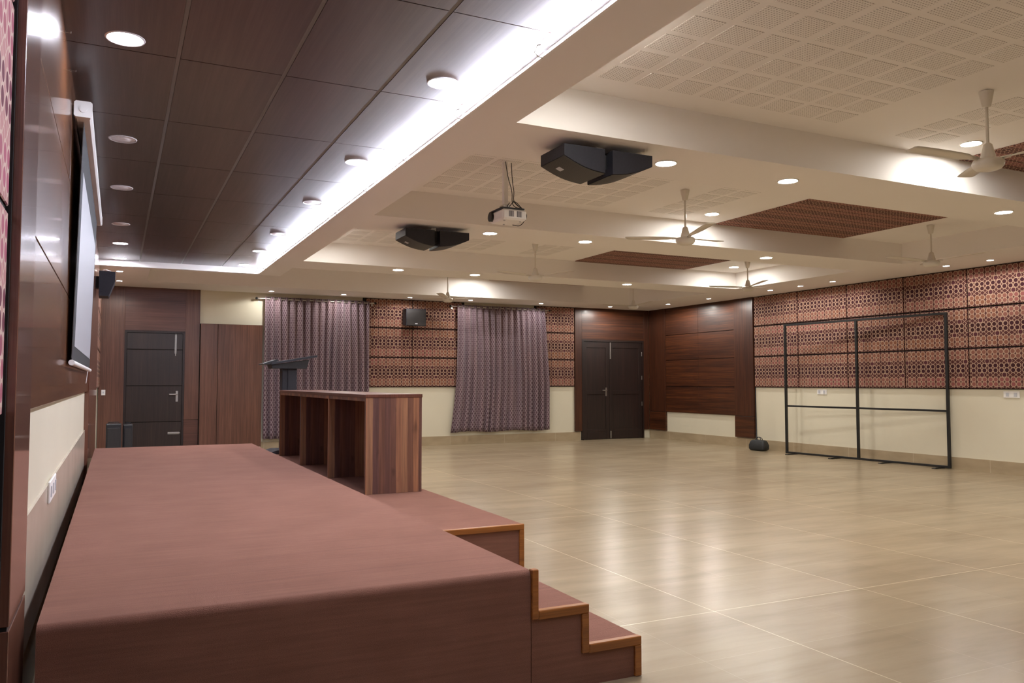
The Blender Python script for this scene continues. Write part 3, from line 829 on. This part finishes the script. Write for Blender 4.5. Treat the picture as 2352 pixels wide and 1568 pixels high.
# ------------------------------------------------------------------ line array speakers on the beams
def wedge(parent, xa, xb, y0, y1, zt, za, zb, plate):
    """thin at xa (z=za), thick at xb (z=zb), convex grille below"""
    n = 10; low = []
    for i in range(n+1):
        t = i/n; z = za+(zb-za)*t - .018*math.sin(PI*t); low.append((xa+(xb-xa)*t, z))
    c = empty('cabinet', (0, 0, 0)); c.parent = parent
    poly = [(xa, zt), (xb, zt)] + [(x, z+.004) for x, z in low[::-1]]
    m = MB(); m.prism(poly, 1, y0, y1, 0); body = m.build('cabinet', M['blackbox'], parent)
    bpy.data.objects.remove(c)
    g = MB()
    gp = [(x, z) for x, z in low]
    for i in range(n):
        (xa_, za_), (xb_, zb_) = gp[i], gp[i+1]
        q = [(xa_, y0+.006, za_), (xb_, y0+.006, zb_), (xb_, y1-.006, zb_), (xa_, y1-.006, za_)]
        if xb_ > xa_: q = q[::-1]
        g.face(q, 0, [(p[0], p[1]) for p in q])
        q2 = [(xa_, y0+.006, za_), (xb_, y0+.006, zb_), (xb_, y0+.006, zb_+.006), (xa_, y0+.006, za_+.006)]
        g.face(q2, 0); q3 = [(p[0], y1-.006, p[2]) for p in q2][::-1]; g.face(q3, 0)
    g.build('grille', M['grille'], body)
    if plate:
        i = 2; (xa_, za_), (xb_, zb_) = gp[i], gp[i+1]
        q = MB(); q.face([(xa_+(xb_-xa_)*g_, yy_, za_+(zb_-za_)*g_-.0012) for g_, yy_ in ((-.1, y1-.10), (1.1, y1-.10), (1.1, y1-.155), (-.1, y1-.155))][::(1 if xb_ > xa_ else -1)], 0); q.face([(xa_+(xb_-xa_)*g_, yy_, za_+(zb_-za_)*g_+.001) for g_, yy_ in ((-.1, y1-.155), (1.1, y1-.155), (1.1, y1-.10), (-.1, y1-.10))], 0)
        q.build('badge', M['silver'], body)
def array(x0, y0, y1, label):
    s = empty('ceiling_speaker', (x0+.35, (y0+y1)/2, 2.82)); tag(s, label, 'speaker', 'paired ceiling speakers')
    wedge(s, x0, x0+.315, y0, y1, 2.815, 2.735, 2.648, True)
    wedge(s, x0+.70, x0+.375, y0, y1, 2.815, 2.738, 2.648, False)
    m = MB(); m.box(x0+.31, x0+.38, y0+.08, y1-.08, 2.70, 2.80, 0); m.box(x0+.29, x0+.40, y0+.1, y1-.1, 2.80, 2.826, 0); m.build('coupler', M['black'], s)
    m = MB(); m.box(x0+.325, x0+.375, y0+.12, y1-.12, 2.826, ZC-.001, 0); m.build('mounting_bracket', M['white'], s)
array(2.605, 4.56, 4.89, 'large pair of black wedge speakers hung under the nearest beam')
array(2.60, 7.80, 8.13, 'smaller looking pair of black wedge speakers hung under the second beam')

# ------------------------------------------------------------------ projector
pj_ = empty('projector', (2.99, 6.24, 2.61)); tag(pj_, 'white ceiling projector on a pole with loose black cables', 'projector')
px0, px1, py0, py1, pz0, pz1 = 2.885, 3.115, 6.10, 6.37, 2.622, 2.715
m = MB(); m.box(px0, px1, py0, py1, pz0, pz1, 0, .016); m.build('body', M['white'], pj_)
m = MB(); m.box(px0-.004, px1-.02, py0+.004, py1-.004, pz1, pz1+.012, 0, .003); m.build('top_plate', M['black'], pj_)
m = MB(); m.tube([(px0+.01, py1-.055, pz0+.05), (px0-.022, py1-.055, pz0+.05)], .040, 24); m.build('lens', M['black'], pj_)
for a in (.055, .130):
    m = MB(); m.box(px0+a-.0, px0+a+.055, py0-.0015, py0+.01, pz0+.022, pz1-.014, 0, .005); m.build('vent_grille', M['slot'], pj_)
for a, b in ((.04, .05), (.19, .05), (.115, .22)):
    MB().lathe([(.008, 0), (.01, -.006)], px0+a, py0+b, pz0, 12).build('foot', M['silver'], pj_)
m = MB(); m.box(2.945, 2.985, 6.20, 6.24, pz1+.012, ZR-.002, 0, .004); m.build('pole', M['white'], pj_)
m = MB(); m.box(2.925, 3.005, 6.18, 6.26, ZR-.005, ZR-.001, 0, .001); m.build('ceiling_plate', M['ceil'], pj_)
m = MB(); m.box(2.93, 3.0, 6.18, 6.26, pz1+.012, pz1+.05, 0, .004); m.build('mount_bracket', M['steel'], pj_)
def bez(pts, n=18):
    out = []
    P = [Vector(p) for p in pts]; P = [P[0]*2-P[1]] + P + [P[-1]*2-P[-2]]
    for i in range(1, len(P)-2):
        for k in range(n//2):
            t = k/(n//2); a, b, c, d_ = P[i-1], P[i], P[i+1], P[i+2]
            out.append(.5*((2*b)+(c-a)*t+(2*a-5*b+4*c-d_)*t*t+(3*b-a-3*c+d_)*t**3))
    out.append(P[-2]); return out
cabs = [[(2.965, 6.18, 3.135), (2.985, 6.17, 3.0), (3.02, 6.17, 2.88), (3.02, 6.16, 2.78), (3.04, 6.14, 2.74), (3.09, 6.14, 2.735)],
        [(3.03, 6.2, 3.135), (3.03, 6.18, 2.98), (3.04, 6.17, 2.88), (3.035, 6.16, 2.80), (3.09, 6.18, 2.76), (3.15, 6.2, 2.73), (3.17, 6.22, 2.69), (3.115, 6.22, 2.68)],
        [(3.0, 6.17, 2.78), (2.975, 6.16, 2.75), (2.98, 6.15, 2.735), (3.03, 6.14, 2.785), (3.10, 6.16, 2.75), (3.16, 6.2, 2.72), (3.18, 6.24, 2.66), (3.14, 6.26, 2.61), (3.08, 6.28, 2.615)],
        [(3.03, 6.17, 2.80), (3.06, 6.15, 2.76), (3.12, 6.17, 2.735), (3.175, 6.2, 2.70), (3.17, 6.22, 2.65), (3.115, 6.24, 2.645)]]
for c in cabs:
    m = MB(); m.tube(bez([(x-.015, y, z) for x, y, z in c]), .0034, 7); m.build('cable', M['black'], pj_)

# ------------------------------------------------------------------ ceiling fans
def fan_proto(drop, ang):
    f = empty('ceiling_fan', (0, 0, 0))
    zb = -drop
    m = MB(); m.lathe([(.012, -.105), (.026, -.10), (.040, -.03), (.045, -.002)], n=28); m.build('canopy', M['fanwhite'], f)
    m = MB(); m.tube([(0, 0, -.09), (0, 0, zb+.12)], .0095, 12); m.build('downrod', M['fanwhite'], f)
    m = MB(); m.lathe([(.013, zb+.135), (.026, zb+.125), (.034, zb+.09), (.045, zb+.05), (.047, zb+.028)], n=28); m.build('rod_cover', M['fanwhite'], f)
    m = MB(); m.lathe([(.0001, zb-.046), (.050, zb-.044), (.078, zb-.034), (.092, zb-.016), (.096, zb+.004), (.088, zb+.022), (.06, zb+.03), (.03, zb+.032)], n=36); m.build('motor_housing', M['fanwhite'], f)
    for k in range(3):
        a = math.radians(ang+120*k); ca, sa = math.cos(a), math.sin(a)
        Rr = [(.085, .020), (.15, .028), (.19, .044), (.30, .050), (.42, .052), (.52, .052), (.575, .050), (.59, .036)]
        def W(r_, w_, s):
            tw = .17*(1-r_/1.1); z = zb+.024 + s*w_*tw + .06*(r_-.08)
            x = r_*ca - s*w_*sa; y = r_*sa + s*w_*ca; return (x, y, z)
        P = [[W(r_, w_, s) for s in (-1, -.33, .33, 1)] for r_, w_ in Rr]
        m = MB(); m.grid(P); b = m.build('blade', M['fanwhite'], f)
        so = b.modifiers.new('t', 'SOLIDIFY'); so.thickness = .004
        m = MB(); m.tube([(.05*ca, .05*sa, zb+.022), (.13*ca, .13*sa, zb+.026)], .010, 8); m.build('blade_arm', M['fanwhite'], f)
    return f
fans = [(5.05, 3.31, ZR, .475, 168, 'nearest, at the right edge of the photo'), (4.99, 6.35, ZR, .50, 15, 'in front of the bright beam face beside the largest fabric ceiling panel'),
        (8.86, 9.74, ZR, .425, -106, 'above the wood wall panels'), (8.79, 6.50, ZR, .46, 165, 'in front of the right fabric wall'),
        (5.10, 9.74, ZR, .47, 183, 'left of centre below the thin fabric strip'), (5.20, 13.25, 3.215, .52, -126, 'above the hanging speaker on the far wall'),
        (8.98, 13.05, 3.215, .51, -90, 'above the double door')]
for x, y, z, dr, an, tx_ in fans:
    f = fan_proto(dr, an); f.location = (x, y, z-.001)
    tag(f, 'white ceiling fan %s' % tx_, 'ceiling fan', 'ceiling fans')

# ------------------------------------------------------------------ black display frame
P0, P1_ = Vector((10.535, 10.665, 0)), Vector((10.79, 7.775, 0))
L = (P1_-P0).length; ang = math.atan2(P1_.y-P0.y, P1_.x-P0.x)
fr = empty('display_frame', P0, ang); tag(fr, 'tall empty black metal display frame standing before the right wall', 'display frame')
def fpart(name, boxes):
    m = MB()
    for b in boxes: m.box(*b, 0, .002)
    me = m.build(name, M['blackmetal']); me.parent = fr; return me
for x in (0, L*.489, L):
    fpart('post', [(x-.019, x+.019, -.019, .019, .012, 2.262)])
for a, b in ((.019, L*.489-.019), (L*.489+.019, L-.019)):
    fpart('rail', [(a, b, -.016, .016, 2.228, 2.262)])
    fpart('rail', [(a, b, -.015, .015, .818, .848)])
    fpart('rail', [(a, b, -.016, .016, .012, .045)])
for x in (.13, L*.345, L*.655, L-.14):
    fpart('foot_plate', [(x-.03, x+.03, -.17, .17, 0, .012), (x+.03, x+.036, -.17, .17, 0, .02)])

# ------------------------------------------------------------------ bag and cable
bg = empty('duffel_bag', (10.56, 11.38, 0), math.radians(100)); tag(bg, 'black duffel bag on the floor below the wood pilaster', 'bag')
def superell(rx, ry, rz, cz, n=28, k=16, e=.55):
    P = []
    for i in range(k+1):
        ph = -PI/2+PI*i/k; cp = math.copysign(abs(math.cos(ph))**e, math.cos(ph)); spn = math.copysign(abs(math.sin(ph))**e, math.sin(ph))
        P.append([(rx*cp*math.copysign(abs(math.cos(t))**e, math.cos(t)), ry*cp*math.copysign(abs(math.sin(t))**e, math.sin(t)), cz+rz*spn) for t in [2*PI*j/n for j in range(n)]])
    return P
blk = plain('black_nylon', (.016,.017,.018), .6, var=.3, scale=20)
def child(m, name, mat, par): o = m.build(name, mat); o.parent = par; return o
P = superell(.175, .10, .098, .100, e=.38)
P = [[(x*(1-.18*max(0, (z-.1)/.1)), y*(1-.35*max(0, (z-.1)/.1)), max(z, .002)) for x, y, z in r] for r in P]
m = MB(); m.grid(P, closed=True); child(m, 'bag_body', blk, bg)
m = MB(); m.grid([[(x*.42-.03, -.085+y*.35, z*.7+.012) for x, y, z in r] for r in superell(.175, .10, .098, .100)], closed=True); child(m, 'pocket', blk, bg)
for s in (-1, 1):
    m = MB(); m.tube(bez([(-.06, s*.03, .185), (-.05, s*.02, .225), (0, s*.012, .245), (.05, s*.02, .225), (.06, s*.03, .185)]), .006, 8); child(m, 'handle', M['black'], bg)
m = MB(); m.tube(bez([(.17, .02, .12), (.20, -.02, .06), (.185, -.05, .012)]), .006, 8); child(m, 'strap', M['black'], bg)
m = MB(); m.tube([(XR-.008, 11.755, ZC-.01), (XR-.008, 11.752, 1.0), (XR-.012, 11.74, .25), (XR-.07, 11.66, .10), (XR-.10, 11.6, .02)], .009, 8)
tag(m.build('cable', M['black'], origin=(XR, 11.75, 0)), 'black cable running down the wall beside the wood pilaster to the bag', 'cable')

# ------------------------------------------------------------------ wall speakers and floor boxes
ws = empty('wall_speaker', (5.17, YF-.05, 2.31)); tag(ws, 'black box speaker hung on the fabric panels of the far wall', 'speaker')
m = MB(); m.prism([(YF-.30, 2.33), (YF-.08, 2.36), (YF-.08, 2.66), (YF-.30, 2.66)], 0, 4.975, 5.375, 0); m.build('cabinet', M['blackbox'], ws)
m = MB(); m.prism([(YF-.308, 2.345), (YF-.30, 2.345), (YF-.30, 2.645), (YF-.308, 2.645)], 0, 4.985, 5.365, 0); m.build('grille', M['grille'], ws)
m = MB(); m.box(5.15, 5.20, YF-.313, YF-.307, 2.365, 2.385, 0, .001); m.build('badge', M['silver'], ws)
m = MB(); m.box(5.13, 5.21, YF-.08, YF-.036, 2.45, 2.58, 0); m.build('bracket', M['blackmetal'], ws)
m = MB(); m.tube([(5.19, YF-.04, 2.56), (5.19, YF-.042, 2.7), (5.19, YF-.04, ZC-.005)], .005, 6); m.build('cable', M['black'], ws)

ls = empty('wall_speaker', (-.12, 10.75, 2.27)); tag(ls, 'black tapered speaker mounted high on the left wall near the stage door', 'speaker')
m = MB(); m.prism([(-.215, 2.26), (-.11, 2.26), (-.045, 2.44), (-.043, 2.55), (-.215, 2.555)], 1, 10.6, 10.95, 0); m.build('cabinet', M['blackbox'], ls)
m = MB(); m.box(-.249, -.215, 10.7, 10.85, 2.36, 2.5, 0); m.build('bracket', M['blackmetal'], ls)
m = MB(); m.tube(bez([(-.2, 10.75, 2.555), (-.16, 10.75, 2.585), (-.10, 10.75, 2.57), (-.08, 10.76, 2.55)]), .004, 6); m.build('cable', M['silver'], ls)

for k, (x0, x1, y0, y1, zt_, lb) in enumerate([(-.13, .075, 13.3, 13.6, .635, 'black speaker box on the floor before the stage door, left of the two'), (.10, .23, 13.42, 13.75, .615, 'narrow black speaker box on the floor before the stage door, right of the two')]):
    e = empty('speaker_box', ((x0+x1)/2, (y0+y1)/2, 0)); tag(e, lb, 'speaker')
    MB().box(x0, x1, y0, y1, 0, zt_, 0, .012).build('cabinet', M['black'], e)
    MB().box(x0+.02, x1-.02, y0-.006, y0, .05, zt_-.06, 0, .003).build('grille', M['grille'], e)
    MB().tube([(x0+.03, (y0+y1)/2, zt_-.003), (x0+.03, (y0+y1)/2, zt_+.018), (x1-.03, (y0+y1)/2, zt_+.018), (x1-.03, (y0+y1)/2, zt_-.003)], .006, 8).build('carry_handle', M['black'], e)

# ------------------------------------------------------------------ world, camera, view
wd = bpy.data.worlds.new('World'); SC.world = wd; wd.use_nodes = True
wd.node_tree.nodes['Background'].inputs[0].default_value = (.9, .85, .8, 1); wd.node_tree.nodes['Background'].inputs[1].default_value = .02
cam = bpy.data.cameras.new('Camera'); co = bpy.data.objects.new('Camera', cam); COL.objects.link(co)
co.location = (0, 0, 1.25); co.rotation_euler = (math.radians(90+2.865), 0, math.radians(-25.983))
cam.sensor_width = 36; cam.lens = 1859.7/2352*36; cam.clip_start = .02; cam.clip_end = 100
SC.camera = co
SC.view_settings.view_transform = 'Standard'; SC.view_settings.look = 'None'; SC.view_settings.gamma = 1
SC.view_settings.exposure = 1.85
SC.view_settings.use_curve_mapping = False
SC.cycles.max_bounces = 9; SC.cycles.diffuse_bounces = 7; SC.cycles.glossy_bounces = 4
SC.cycles.sample_clamp_indirect = 8
SC.cycles.use_denoising = True
SC.cycles.use_adaptive_sampling = True; SC.cycles.adaptive_threshold = .03
